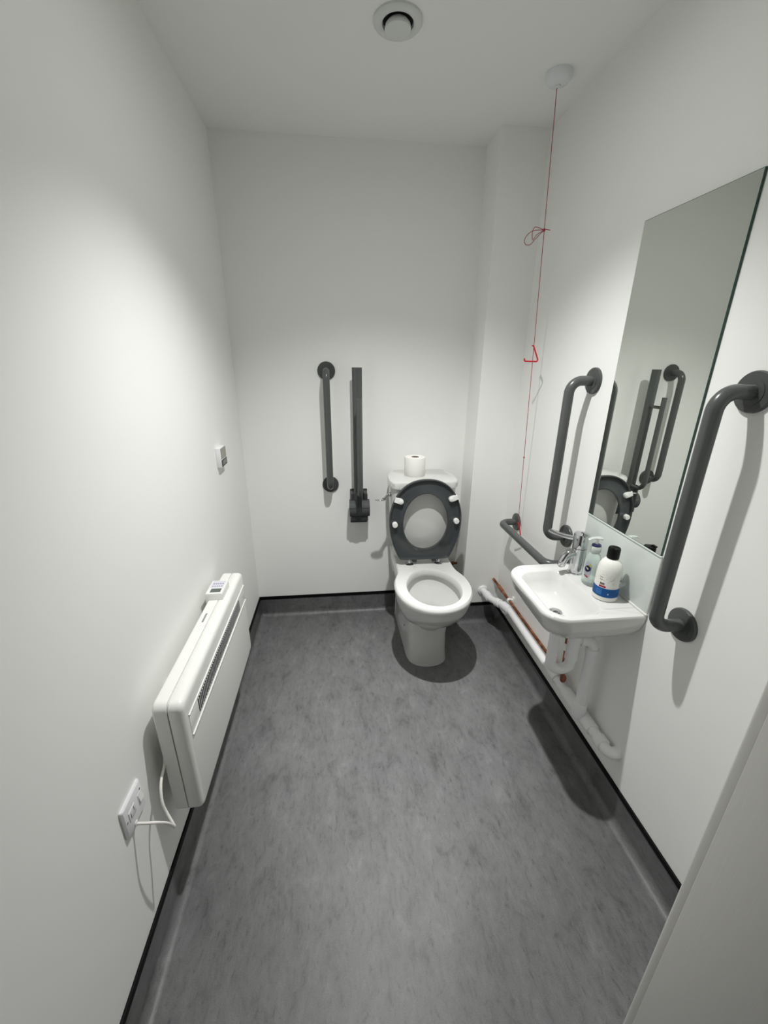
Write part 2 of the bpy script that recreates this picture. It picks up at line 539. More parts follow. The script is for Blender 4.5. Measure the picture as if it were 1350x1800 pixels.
def grab_rail(label, a, b, axis, out=0.088, r=0.0172, bend=0.055):
    a, b, ax = Vector(a), Vector(b), Vector(axis)
    t = thing('grab_rail', label, 'grab rail', (a + b) / 2 if a.z == b.z else (min(a, b, key=lambda v: v.z)), 'dark grey grab rails on the walls')
    path = fillet([a + ax * 0.002, a + ax * out, b + ax * out, b + ax * 0.002], bend, 12)
    obj('rail_tube', T(path, r, n=24), 'rail_grey', t)
    flange(a, axis, t); flange(b, axis, t)
    return t

grab_rail('dark grey vertical grab rail on the back wall, left of the hinged rail', (0.456, 0, 1.434), (0.456, 0, 0.834), (0, -1, 0))
grab_rail('dark grey vertical grab rail between the red cord and the mirror', (W, -0.789, 1.422), (W, -0.789, 0.824), (-1, 0, 0))
grab_rail('large near dark grey vertical grab rail right of the mirror', (W, -1.384, 1.424), (W, -1.384, 0.824), (-1, 0, 0))
grab_rail('dark grey horizontal grab rail low on the wall beyond the basin', (W, -0.335, 0.706), (W, -0.825, 0.716), (-1, 0, 0), bend=0.05)

# ------------------------------------------------------------------ hinged drop-down support rail, folded up
DX = 0.611
t = thing('hinged_support_rail', 'dark grey hinged support rail folded up against the wall beside the toilet', 'support rail', (DX, 0, 0.60))
obj('wall_plate', B(DX - 0.048, DX + 0.048, -0.012, 0.0, 0.602, 0.805, bev=0.003), 'rail_dark', t)
obj('hinge_barrel', T([(DX - 0.054, -0.075, 0.715), (DX + 0.056, -0.075, 0.715)], 0.048, n=36), 'rail_matte', t)
obj('hinge_cheek', B(DX - 0.046, DX - 0.024, -0.085, -0.01, 0.66, 0.80, bev=0.006), 'rail_dark', t)
obj('hinge_cheek', B(DX + 0.024, DX + 0.046, -0.085, -0.01, 0.66, 0.80, bev=0.006), 'rail_dark', t)
obj('bearing_strip', B(DX - 0.053, DX + 0.055, -0.1235, -0.116, 0.7290, 0.7305), 'chrome', t)
obj('lower_stop', B(DX - 0.046, DX + 0.046, -0.10, -0.01, 0.645, 0.672, bev=0.004), 'rail_dark', t)
obj('main_tube', T([(DX - 0.003, -0.080, 0.70), (DX - 0.003, -0.080, 1.452)], 0.025, n=28, up_hint=(1, 0, 0), flat=0.72), 'rail_grey', t)
obj('arm_knuckle', B(DX - 0.018, DX + 0.012, -0.132, -0.075, 0.692, 0.815, bev=0.006), 'rail_dark', t)
inner = fillet([(DX, -0.085, 0.812), (DX, -0.185, 0.812), (DX, -0.185, 1.315)], 0.05, 10)
obj('inner_tube', T(inner, 0.0125, n=18), 'rail_grey', t)
obj('tube_link', T([(DX, -0.085, 1.262), (DX, -0.185, 1.262)], 0.008, n=14), 'rail_grey', t)

# ------------------------------------------------------------------ toilet
TX = 0.940
RIMZ = 0.472
toilet = thing('toilet', 'white close-coupled toilet with its dark grey seat raised', 'toilet', (TX, -0.4, 0))
NP = 96
def sym(half):
    """half outline (half width, y) from the front to the back, mirrored"""
    rightside = [(TX + h, y) for h, y in half]
    leftside = [(TX - h, y) for h, y in reversed(half) if h > 1e-6]
    return rightside + leftside
rim_half = [(0.0, -0.746), (0.050, -0.739), (0.096, -0.716), (0.136, -0.679), (0.165, -0.63), (0.181, -0.578), (0.186, -0.525), (0.181, -0.468), (0.168, -0.423), (0.157, -0.39), (0.151, -0.35), (0.150, -0.30), (0.150, -0.20), (0.150, -0.075), (0.140, -0.06), (0.0, -0.06)]
ped_half = [(0.0, -0.548), (0.035, -0.544), (0.068, -0.530), (0.092, -0.505), (0.104, -0.47), (0.108, -0.43), (0.109, -0.38), (0.110, -0.33), (0.112, -0.28), (0.114, -0.22), (0.115, -0.18), (0.115, -0.15), (0.115, -0.12), (0.115, -0.075), (0.108, -0.06), (0.0, -0.06)]
def ring2(half_pts, z):
    full = [Vector((x, y, 0)) for x, y in sym(half_pts)]
    sm = []
    n = len(full)
    # smooth everything but the square back end
    cm = catmull(full, 8, True)
    return [Vector((p.x, p.y, z)) for p in cm]
A = ring2(ped_half, 0); Bq = ring2(rim_half, 0)
def blend(t_, z, inset=0.0, back=1.0):
    out = []
    for a, b in zip(A, Bq):
        p = a.lerp(b, t_)
        c = Vector((TX, -0.45, 0))
        if inset:
            d = (p - c); d.normalize(); p = p - d * inset
        out.append(Vector((p.x, p.y, z)))
    return out
rings = [blend(0, 0.0), blend(0, 0.012, 0.002), blend(0.0, 0.06, 0.006), blend(0.0, 0.16, 0.009), blend(0.04, 0.25, 0.006), blend(0.10, 0.300, 0.002),
         blend(0.44, 0.302), blend(0.55, 0.316), blend(0.66, 0.342), blend(0.80, 0.372), blend(0.90, 0.402), blend(0.97, 0.434), blend(1.0, 0.456), blend(1.0, 0.465, 0.0015), blend(1.0, RIMZ, 0.008)]
HC = (TX, -0.540)
def hole(sx, sy, z, cy=HC[1]):
    out = []
    n = len(A)
    # start at the front like the outline and go the same way round
    for p in Bq:
        d = Vector((p.x - TX, p.y + 0.50, 0))
        a = math.atan2(d.y / 0.20, d.x / 0.18)
        egg = 1.0 - 0.06 * math.sin(a)
        out.append(Vector((TX + sx * math.cos(a) * egg, cy + sy * math.sin(a), z)))
    return out
rings += [hole(0.131, 0.174, RIMZ), hole(0.126, 0.170, RIMZ - 0.006), hole(0.123, 0.167, RIMZ - 0.030), hole(0.126, 0.170, RIMZ - 0.036), hole(0.146, 0.186, RIMZ - 0.040), hole(0.148, 0.188, RIMZ - 0.055),
          hole(0.128, 0.165, 0.37), hole(0.098, 0.125, 0.315, -0.535), hole(0.078, 0.092, 0.28, -0.51), hole(0.066, 0.075, 0.235, -0.49), hole(0.05, 0.055, 0.215, -0.48)]
bm = bmesh.new(); loft(bm, rings)
obj('pan', bm, 'ceramic', toilet, 35)
obj('fixing_bolt', LA([(0.006, 0), (0.006, -0.003), (0.003, -0.005)], (TX - 0.105, -0.36, 0.13), axis='x', n=14), 'chrome', toilet)

def oct_ring(hw, y0, y1, z, cf=(0.05, 0.045), cb=(0.04, 0.09), rnd=0.25):
    """cistern plan with large softened corners; y0 front (negative), y1 back"""
    half = [(0.0, y0), (hw - cf[0] - 0.02, y0), (hw - cf[0] * 0.55, y0 + cf[1] * 0.22), (hw - cf[0] * 0.12, y0 + cf[1] * 0.8), (hw, y0 + cf[1] * 1.5), (hw, (y0 + y1) / 2), (hw - cb[0] * 0.12, y1 - cb[1]), (hw - cb[0] * 0.6, y1 - cb[1] * 0.35), (hw - cb[0] - 0.012, y1), (0.0, y1)]
    full = [Vector((x, y, 0)) for x, y in sym(half)]
    return [Vector((p.x, p.y, z)) for p in catmull(full, 5, True)]
bm = bmesh.new()
loft(bm, [oct_ring(0.146, -0.236, -0.03, RIMZ), oct_ring(0.150, -0.244, -0.025, RIMZ + 0.02), oct_ring(0.163, -0.254, -0.02, 0.62), oct_ring(0.171, -0.261, -0.015, 0.78), oct_ring(0.173, -0.263, -0.015, 0.872)])
obj('cistern', bm, 'ceramic', toilet, 35)
bm = bmesh.new()
loft(bm, [oct_ring(0.174, -0.266, -0.013, 0.8725), oct_ring(0.180, -0.273, -0.011, 0.8755), oct_ring(0.181, -0.274, -0.010, 0.902), oct_ring(0.178, -0.271, -0.012, 0.9085), oct_ring(0.170, -0.263, -0.018, 0.912)])
obj('cistern_lid', bm, 'ceramic', toilet, 35)

# flush lever on the left side of the cistern
bm = T(catmull([(TX - 0.166, -0.205, 0.830), (TX - 0.186, -0.212, 0.829), (TX - 0.198, -0.220, 0.820), (TX - 0.212, -0.228, 0.813)], 5), 0.0075, n=14)
lathe(bm, [(0.006 * math.sin(a_), 0.030 * math.cos(a_)) for a_ in [PI * (0.04 + 0.92 * k / 12) for k in range(13)]], (TX - 0.226, -0.232, 0.811), axis='x', n=20, sx=2.0, sy=0.8)
obj('flush_lever', bm, 'chrome', toilet)
obj('lever_boss', LA([(0.014, 0), (0.014, -0.006), (0.010, -0.014), (0.007, -0.016)], (TX - 0.168, -0.205, 0.832), axis='x', n=24), 'chrome', toilet)

# raised seat ring: local u across, v up from the hinge line, w towards the room
TILT = math.radians(-1.2)
SO = Vector((TX - 0.003, -0.300, 0.492))
def seatp(u, v, w):
    return SO + Vector((u, -w * math.cos(TILT) - v * math.sin(TILT), v * math.cos(TILT) - w * math.sin(TILT)))
half = [(0.0, 0.445), (0.055, 0.438), (0.105, 0.414), (0.148, 0.368), (0.176, 0.305), (0.187, 0.240), (0.184, 0.175), (0.170, 0.108), (0.150, 0.055), (0.132, 0.020), (0.112, 0.012), (0.060, 0.010), (0.0, 0.009)]
outl = [Vector((h, v, 0)) for h, v in half] + [Vector((-h, v, 0)) for h, v in reversed(half[1:-1])]
outl = catmull(outl, 6, True)
VC = 0.222
def seat_ring(scale_in, w):
    out = []
    for p in outl:
        d = Vector((p.x, p.y - VC, 0))
        L_ = d.length
        q = Vector((0, VC, 0)) + d * ((L_ - scale_in) / L_)
        out.append(seatp(q.x, q.y, w))
    return out
def seat_hole(grow, w):
    out = []
    for p in outl:
        a = math.atan2((p.y - VC) / 0.22, p.x / 0.187)
        egg = 1 + 0.03 * math.sin(a)
        out.append(seatp((0.1145 + grow) * math.cos(a) / egg, 0.220 + (0.149 + grow) * math.sin(a), w))
    return out
bm = bmesh.new()
loft(bm, [seat_ring(0.010, 0.0), seat_ring(0.002, 0.003), seat_ring(0.0, 0.009), seat_ring(0.001, 0.0215), seat_ring(0.003, 0.024), seat_ring(0.006, 0.024), seat_ring(0.0085, 0.0205), seat_ring(0.0105, 0.0115), seat_ring(0.014, 0.0105),
          seat_hole(0.014, 0.0135), seat_hole(0.010, 0.0165), seat_hole(0.004, 0.018), seat_hole(0.0, 0.015), seat_hole(0.0, 0.008), seat_hole(0.006, 0.002)], closed=True)
seat = obj('seat', bm, 'seat_plastic', toilet, 45)
ORIGIN[seat.name] = ORIGIN['toilet']
for u, v, big in ((-0.130, 0.334, True), (0.128, 0.340, True), (-0.158, 0.212, False), (0.160, 0.222, False)):
    c = seatp(u, v, 0.0115)
    if big:
        bm = bmesh.new()
        sgn = -1 if u < 0 else 1
        ang = math.atan2(0.45, 1.0) * 1.0
        d = Vector((sgn * math.cos(0.38), 0, math.sin(0.38)))
        n_ = Vector((-d.z, 0, d.x))
        ol = []
        for k in range(13):
            a = math.radians(90 + 180 * k / 12)
            ol.append(c + d * (0.0135 * math.cos(a)) + n_ * (0.0135 * math.sin(a)))
        ol += [c + d * 0.032 - n_ * 0.0125, c + d * 0.032 + n_ * 0.0125]
        loft(bm, [[p for p in ol], [p + Vector((0, -0.016, 0)) for p in ol], [c + (p - c) * 0.9 + Vector((0, -0.0185, 0)) for p in ol]])
        o = obj('buffer', bm, 'buffer_white', seat)
        obj('buffer_peg', LA([(0.0095, -0.018), (0.0095, -0.021), (0.007, -0.022)], c, axis='y', n=18), 'buffer_white', seat)
    else:
        obj('buffer', LA([(0.0140, 0), (0.0140, -0.017), (0.0125, -0.0205), (0.008, -0.021)], c, axis='y', n=22), 'buffer_white', seat)
for sx_ in (-1, 1):
    hx = TX + sx_ * 0.0785
    obj('hinge_plate', LA([(0.0235, 0.0), (0.0235, 0.003), (0.020, 0.006), (0.010, 0.008)], (hx, -0.305, RIMZ), n=28), 'chrome', toilet)
    obj('hinge_post', LA([(0.0075, 0.006), (0.0075, 0.034), (0.006, 0.036)], (hx, -0.305, RIMZ), n=18), 'chrome', toilet)
    obj('hinge_arm', B(hx - sx_ * 0.026 - 0.012, hx - sx_ * 0.026 + 0.012, -0.318, -0.292, 0.484, 0.512, bev=0.004), 'seat_plastic', seat)
    obj('hinge_pin', T([(hx - sx_ * 0.030, -0.305, 0.500), (hx + sx_ * 0.010, -0.305, 0.500)], 0.0055, n=14), 'seat_plastic', seat)

# small isolating valve on the wall behind the toilet
t = thing('isolating_valve', 'small copper isolating valve low on the wall behind the toilet', 'valve', (1.19, -0.03, 0.30))
obj('pipe_stub', T([(1.10, -0.035, 0.322), (1.207, -0.035, 0.322)], 0.0075, n=14), 'copper', t)
obj('valve_body', LA([(0.008, -0.018), (0.0115, -0.016), (0.0115, -0.004), (0.009, -0.002), (0.009, 0.002), (0.0115, 0.004), (0.0115, 0.014), (0.008, 0.016)], (1.172, -0.035, 0.322), axis='x', n=12), 'copper', t)

# toilet roll on the cistern lid
t = thing('toilet_roll', 'white toilet roll standing on the cistern lid', 'toilet roll', (0.907, -0.125, 0.912))
obj('paper', LA([(0.020, 0.0), (0.053, 0.0), (0.0545, 0.002), (0.0545, 0.096), (0.053, 0.098), (0.020, 0.098), (0.020, 0.0)], (0.907, -0.125, 0.912), n=48, cap0=False, cap1=False), 'tissue', t)
obj('core', LA([(0.0198, 0.001), (0.0198, 0.0975), (0.0185, 0.0975), (0.0185, 0.001)], (0.907, -0.125, 0.912), n=32, cap0=False, cap1=False), 'card_core', t)
obj('loose_sheet', B(0.8535, 0.8545, -0.140, -0.105, 0.915, 1.005), 'tissue', t)

# ------------------------------------------------------------------ mirror and splashback
MY0, MY1, MZ0, MZ1 = -1.262, -0.905, 0.968, 1.867
t = thing('mirror', 'tall frameless mirror on the right wall above the glass splashback', 'mirror', (W, -1.083, MZ0))
obj('glass_backing', B(W - 0.0055, W - 0.0005, MY0, MY1, MZ0, MZ1), 'mirror_edge', t)
obj('mirror_face', B(W - 0.0062, W - 0.0054, MY0 + 0.0012, MY1 - 0.0012, MZ0 + 0.0012, MZ1 - 0.0012), 'mirror_silver', t)
t = thing('glass_splashback', 'pale green glass splashback panel between the basin and the mirror', 'splashback', (W, -1.083, 0.772))
obj('pane', B(W - 0.0055, W - 0.0005, -1.266, -0.905, 0.775, 0.965, bev=0.0008), 'glass_splash', t)
obj('top_seal', B(W - 0.0075, W - 0.0005, -1.266, -0.905, 0.9625, 0.9675, bev=0.001), 'glass_edge', t)
obj('bottom_seal', B(W - 0.009, W - 0.0005, -1.268, -0.908, 0.770, 0.7765, bev=0.0015), 'sealant', t)

# ------------------------------------------------------------------ wash basin
BZ = 0.770
YC = -1.091
basin = thing('wash_basin', 'small white wall-hung wash basin under the mirror', 'basin', (1.26, YC, 0.66))
def bring(x0, x1, y0, y1, z, r0, r1, bow=0.013):
    pts = rrect(x0, x1, y0, y1, r0, r1, 11, z)
    out = []
    for p in pts:
        w_ = max(0.0, min(1.0, (x1 - p.x) / max(x1 - x0, 1e-6)))
        hw = (y1 - y0) / 2
        k = 1 - min(1.0, abs((p.y - (y0 + y1) / 2) / hw)) ** 2
        out.append(Vector((p.x - bow * k * w_ ** 3, p.y, z)))
    return out
XW = W - 0.0005
rings = [bring(1.185, 1.335, -1.19, -1.01, 0.662, 0.05, 0.03), bring(1.165, 1.375, -1.222, -0.965, 0.668, 0.06, 0.03), bring(1.147, XW - 0.006, -1.243, -0.938, 0.69, 0.065, 0.012),
         bring(1.132, XW, -1.257, -0.923, 0.716, 0.066, 0.006), bring(1.124, XW, -1.264, -0.916, 0.740, 0.066, 0.004), bring(1.119, XW, -1.267, -0.913, 0.757, 0.066, 0.004),
         bring(1.119, XW, -1.267, -0.913, 0.764, 0.066, 0.004), bring(1.1225, XW, -1.264, -0.916, 0.7688, 0.064, 0.004), bring(1.128, XW, -1.259, -0.921, BZ, 0.06, 0.004),
         bring(1.141, 1.302, -1.243, -0.962, BZ, 0.045, 0.040), bring(1.147, 1.297, -1.238, -0.968, BZ - 0.005, 0.042, 0.038), bring(1.154, 1.290, -1.228, -0.980, BZ - 0.03, 0.042, 0.038),
         bring(1.164, 1.280, -1.212, -0.998, BZ - 0.062, 0.042, 0.036), bring(1.178, 1.268, -1.180, -1.030, BZ - 0.077, 0.04, 0.034), bring(1.20, 1.25, -1.14, -1.07, BZ - 0.082, 0.022, 0.022)]
bm = bmesh.new(); loft(bm, rings)
obj('bowl', bm, 'ceramic', basin, 40)
obj('drain', LA([(0.022, 0.0), (0.022, 0.002), (0.015, 0.003), (0.014, 0.0)], (1.222, -1.105, BZ - 0.0815), n=28), 'chrome', basin)
obj('drain_plug', LA([(0.0145, 0.0006), (0.013, 0.0045), (0.0, 0.006)], (1.222, -1.105, BZ - 0.0815), n=24, cap1=False), 'chrome', basin)
obj('ledge_seam', B(1.304, W - 0.006, -1.2205, -1.2197, BZ - 0.001, BZ + 0.0002), 'print_grey', basin)
obj('fixing_bolt', LA([(0.006, 0), (0.006, 0.012)], (1.385, -1.225, 0.703), n=12), 'slot_dark', basin)

# ------------------------------------------------------------------ tap
PX, PY = 1.346, -0.986
t = thing('mixer_tap', 'chrome single-lever mixer tap on the basin ledge', 'tap', (PX, PY, BZ))
obj('body', LA([(0.0275, 0), (0.0275, 0.003), (0.0245, 0.006), (0.0245, 0.098)], (PX, PY, BZ), n=36), 'chrome', t)
obj('head', LA([(0.0225, 0.0985), (0.0250, 0.100), (0.0262, 0.146), (0.0250, 0.151), (0.014, 0.1535), (0.0, 0.154)], (PX, PY, BZ), n=36, cap1=False), 'chrome', t)
obj('indicator', LA([(0.004, 0.1535), (0.004, 0.1545)], (PX, PY, BZ), n=14), 'navy', t)
sp = catmull([(PX, PY, BZ + 0.075), (PX - 0.022, PY, BZ + 0.079), (PX - 0.042, PY, BZ + 0.070), (PX - 0.054, PY, BZ + 0.050), (PX - 0.058, PY, BZ + 0.030)], 6)
obj('spout', T(sp, [0.0180 - 0.0050 * k / 24 for k in range(25)], n=22), 'chrome', t)
obj('aerator', LA([(0.0095, 0), (0.0095, -0.003)], (PX - 0.0583, PY, BZ + 0.0305), n=20), 'slot_dark', t)
lv = catmull([(PX - 0.005, PY + 0.010, BZ + 0.128), (PX - 0.020, PY + 0.038, BZ + 0.122), (PX - 0.036, PY + 0.070, BZ + 0.118), (PX - 0.050, PY + 0.098, BZ + 0.119), (PX - 0.057, PY + 0.112, BZ + 0.121)], 6)
obj('lever', T(lv, [0.0125 + 0.002 * math.sin(PI * k / 24) - (0.004 if k > 22 else 0) for k in range(25)], n=18, up_hint=(1, 0.5, 0), flat=0.5), 'chrome', t)

# ------------------------------------------------------------------ white hand wash bottle
QX, QY = 1.350, -1.152
t = thing('hand_wash_bottle', 'white hand wash bottle with black cap and blue label band', 'bottle', (QX, QY, BZ))
def bprof(k): return [(r * k, h) for r, h in ((0.033, 0), (0.0365, 0.003), (0.0368, 0.008), (0.0368, 0.085), (0.0362, 0.100), (0.0335, 0.115), (0.0285, 0.127), (0.021, 0.136), (0.0165, 0.139), (0.0160, 0.145))]
obj('body', LA(bprof(1), (QX, QY, BZ), n=44), 'bottle_white', t)
bc = obj('cap', LA([(0.0172, 0.1405), (0.0178, 0.142), (0.0178, 0.170), (0.0170, 0.174), (0.0160, 0.1755), (0.0120, 0.1735), (0.0, 0.173)], (QX, QY, BZ), n=36, cap1=False), 'cap_black', t)
obj('cap_lip', B(QX - 0.017, QX - 0.008, QY - 0.012, QY + 0.006, BZ + 0.1735, BZ + 0.1785, bev=0.002), 'cap_black', t)
def wrap(a0, a1, z0, z1, r, n=24):
    """a patch of label wrapped round the bottle; angles in degrees, -90 faces the door"""
    bm = bmesh.new(); rows = []
    for z in (z0, z1):
        rows.append([bm.verts.new((QX + r * math.cos(math.radians(a0 + (a1 - a0) * k / n)), QY + r * math.sin(math.radians(a0 + (a1 - a0) * k / n)), BZ + z)) for k in range(n + 1)])
    for k in range(n):
        bm.faces.new((rows[0][k], rows[0][k + 1], rows[1][k + 1], rows[1][k]))
    bmesh.ops.solidify(bm, geom=list(bm.faces), thickness=0.0002)
    return bm
lb = obj('label_band', wrap(-235, 55, 0.0165, 0.0470, 0.0371, 48), 'label_blue', t)
obj('pale_panel', wrap(-172, -143, 0.0230, 0.0430, 0.0374, 8), 'label_paleblue', lb)
obj('pale_panel', wrap(-72, -40, 0.0350, 0.0435, 0.0374, 8), 'label_paleblue', lb)
obj('dot', wrap(-117, -111, 0.0270, 0.0315, 0.0374, 4), 'label_white', lb)
obj('label_edge', wrap(-235, 55, 0.0470, 0.0484, 0.0371, 48), 'label_white', t)
obj('red_flash', wrap(-162, -130, 0.0495, 0.0550, 0.0371, 8), 'label_red', t)
obj('brand_mark', wrap(-160, -138, 0.0575, 0.0650, 0.0371, 8), 'thermo_panel', t)
for k, (z, a1) in enumerate(((0.083, -36), (0.075, -38), (0.071, -34), (0.063, -36), (0.0585, -40), (0.054, -36))):
    obj('text_line', wrap(-66, a1, z, z + (0.0028 if k in (1, 2) else 0.0014), 0.0371, 8), 'thermo_panel' if k in (1, 2) else 'print_grey', t)
for z in (0.074, 0.082):
    obj('text_line', wrap(-165, -150, z, z + 0.0016, 0.0371, 6), 'print_grey', t)

# ------------------------------------------------------------------ clear soap dispenser
SX_, SY_ = 1.3505, -1.066
t = thing('soap_dispenser', 'clear plastic soap dispenser with pump and navy collar beside the tap', 'dispenser', (SX_, SY_, BZ))
obj('bottle', LA([(0.020, 0), (0.0285, 0.002), (0.030, 0.006), (0.0315, 0.03), (0.0305, 0.07), (0.0275, 0.095), (0.022, 0.110), (0.0155, 0.117), (0.0145, 0.122)], (SX_, SY_, BZ), n=44, sx=0.78), 'liquid_clear', t)
obj('neck_collar', LA([(0.0155, 0.1205), (0.0165, 0.122), (0.0165, 0.139), (0.0150, 0.141)], (SX_, SY_, BZ), n=32), 'pump_clear', t)
obj('navy_ring', LA([(0.0135, 0.141), (0.0145, 0.1418), (0.0145, 0.1455), (0.0110, 0.148), (0.007, 0.1485)], (SX_, SY_, BZ), n=32), 'navy', t)
obj('pump_stem', LA([(0.0045, 0.148), (0.0050, 0.1655)], (SX_, SY_, BZ), n=16), 'buffer_white', t)
hd = catmull([(SX_ + 0.013, SY_ - 0.001, BZ + 0.168), (SX_, SY_, BZ + 0.1695), (SX_ - 0.016, SY_ + 0.002, BZ + 0.169), (SX_ - 0.030, SY_ + 0.004, BZ + 0.163)], 6)
obj('pump_head', T(hd, [0.0105 - 0.0055 * k / 18 for k in range(19)], n=18, up_hint=(0, 1, 0), flat=0.5), 'pump_clear', t)
obj('dip_tube', T([(SX_, SY_, BZ + 0.12), (SX_ + 0.003, SY_ + 0.006, BZ + 0.008)], 0.0022, n=10), 'pump_clear', t)
def oval_patch(cy, cz, ry, rz, off, m, nm, ang=0.0, par=t):
    """flat print on the room-facing side of the dispenser, following its curve"""
    bm = bmesh.new(); ringsP = []
    for s in (1.0, 0.66, 0.33):
        rr = []
        for k in range(24):
            a = 2 * PI * k / 24
            y_ = ry * s * math.cos(a); z_ = rz * s * math.sin(a)
            y2 = y_ * math.cos(ang) - z_ * math.sin(ang); z2 = y_ * math.sin(ang) + z_ * math.cos(ang)
            yy = cy + y2
            q = max(0.0, 1 - ((yy - SY_) / 0.0325) ** 2) ** 0.5
            rr.append(Vector((SX_ - 0.78 * 0.0325 * q - off, yy, cz + z2)))
        ringsP.append(rr)
    loft(bm, ringsP, cap0=False, cap1=True)
    bmesh.ops.solidify(bm, geom=list(bm.faces), thickness=0.0002)
    return obj(nm, bm, m, par)
lab = oval_patch(SY_ - 0.010, BZ + 0.062, 0.012, 0.030, 0.0006, 'button_print', 'label')
oval_patch(SY_ - 0.012, BZ + 0.064, 0.010, 0.0125, 0.0012, 'navy', 'badge', 0.5, lab)
oval_patch(SY_ - 0.012, BZ + 0.065, 0.0060, 0.0022, 0.0017, 'label_white', 'badge_script', 0.6, lab)
oval_patch(SY_ - 0.011, BZ + 0.036, 0.0085, 0.0030, 0.0012, 'label_red', 'label_stripe', 0.3, lab)
oval_patch(SY_ - 0.019, BZ + 0.078, 0.0040, 0.0050, 0.0012, 'label_yellow', 'label_spot', 0.3, lab)

# ------------------------------------------------------------------ basin trap
t = thing('basin_trap', 'white plastic waste trap and down pipe beneath the basin', 'pipe', (1.30, -1.13, 0.26))
AX, AY = 1.234, -1.110
UX, UY = 1.300, -1.122
CX_, CY_ = 1.3625, -1.137
obj('trap_bend', T(fillet([(AX, AY, 0.640), (AX, AY, 0.455), (UX, UY, 0.455), (UX, UY, 0.545)], 0.033, 12), 0.0180, n=24), 'pipe_white', t)
obj('inlet_nut', LA([(0.0205, 0.615), (0.0225, 0.617), (0.0225, 0.642), (0.0205, 0.645)], (AX, AY, 0), n=14), 'pipe_white', t)
obj('inlet_tail', LA([(0.0165, 0.640), (0.0165, 0.666)], (AX, AY, 0), n=20), 'pipe_white', t)
obj('trap_nut', LA([(0.0190, 0.500), (0.0215, 0.502), (0.0205, 0.560), (0.0230, 0.600), (0.0230, 0.618), (0.018, 0.622)], (UX, UY, 0), n=20), 'pipe_white', t)
obj('trap_cap', LA([(0.0205, 0.6225), (0.0205, 0.628), (0.010, 0.634)], (UX, UY, 0), n=18), 'print_grey', t)
obj('trap_arm', T(fillet([(UX, UY, 0.588), (CX_, CY_, 0.588), (CX_, CY_, 0.314)], 0.034, 12), 0.0185, n=24), 'pipe_white', t)
obj('arm_nut', T([(UX + 0.020, UY - 0.004, 0.588), (UX + 0.040, UY - 0.0085, 0.588)], 0.0240, n=14), 'pipe_white', t)
obj('elbow_collar', LA([(0.0215, 0.535), (0.0225, 0.537), (0.0225, 0.556)], (CX_, CY_, 0), n=22), 'pipe_white', t)

# ------------------------------------------------------------------ waste pipe along the wall
GX, GZ = 1.3820, 0.2480
t = thing('waste_pipe', 'white plastic waste pipe running low along the right wall', 'pipe', (GX, -0.75, 0.20))
run = [(1.330, -BD - 0.001, 0.213), (1.336, -0.290, 0.222), (1.352, -0.335, 0.229), (GX, -0.425, GZ), (GX, -1.296, GZ), (W + 0.0, -1.296, GZ)]
obj('pipe_run', T(fillet(run, [0.05, 0.05, 0.06, 0.030], 8), 0.0188, n=24), 'pipe_white', t)
obj('wall_collar', LA([(0.031, 0.0), (0.031, -0.004), (0.026, -0.010), (0.0205, -0.011)], (1.330, -BD, 0.213), axis='y', n=28), 'pipe_white', t)
def sleeve(a, b, r=0.0240):
    a, b = Vector(a), Vector(b); d = (b - a).normalized() * 0.002
    obj('pipe_coupler', T([a, a + d, b - d, b], [r - 0.002, r, r, r - 0.002], n=24), 'pipe_white', t)
P0, P1, P2, P3 = Vector(run[0]), Vector(run[1]), Vector(run[2]), Vector(run[3])
sleeve(P0.lerp(P1, 0.50), P0.lerp(P1, 0.97)); sleeve(P2.lerp(P3, 0.04), P2.lerp(P3, 0.40)); sleeve(P2.lerp(P3, 0.62), (GX, -0.455, GZ))
sleeve((GX, -0.905, GZ), (GX, -0.955, GZ)); sleeve((GX, -1.02, GZ), (GX, -1.205, GZ), 0.0235); sleeve((GX, -1.235, GZ), (GX, -1.268, GZ))

obj('tee_socket', LA([(0.0225, 0.255), (0.0245, 0.262), (0.0245, 0.312), (0.0225, 0.315)], (CX_, CY_, 0), n=24), 'pipe_white', t)

# ------------------------------------------------------------------ copper pipe
t = thing('copper_pipe', 'thin copper water pipe above the white waste pipe', 'pipe', (1.392, -0.6, 0.28))
obj('pipe_run', T(fillet([(1.3905, -BD - 0.001, 0.284), (1.3905, -0.99, 0.284), (1.366, -1.005, 0.284), (1.360, -0.992, 0.56), (1.352, -0.992, 0.655)], 0.025, 8), 0.0078, n=16), 'copper', t)
obj('coupler', T([(1.3905, -0.255, 0.284), (1.3905, -0.262, 0.284), (1.3905, -0.318, 0.284), (1.3905, -0.325, 0.284)], [0.0085, 0.0105, 0.0105, 0.0085], n=16), 'copper', t)
obj('valve_sleeve', T([(1.3627, -0.998, 0.435), (1.3620, -0.996, 0.465)], 0.0115, n=14), 'buffer_white', t)
t = thing('pipe_clip', 'small white plastic clip holding the copper pipe', 'clip', (1.395, -0.415, 0.27))
obj('clip_ring', T([(1.3905, -0.424, 0.284), (1.3905, -0.408, 0.284)], 0.0125, n=18), 'buffer_white', t)
obj('clip_foot', B(1.394, W, -0.423, -0.409, 0.276, 0.294, bev=0.002), 'buffer_white', t)
obj('clip_base', B(1.408, W, -0.426, -0.406, 0.268, 0.304, bev=0.002), 'buffer_white', t)

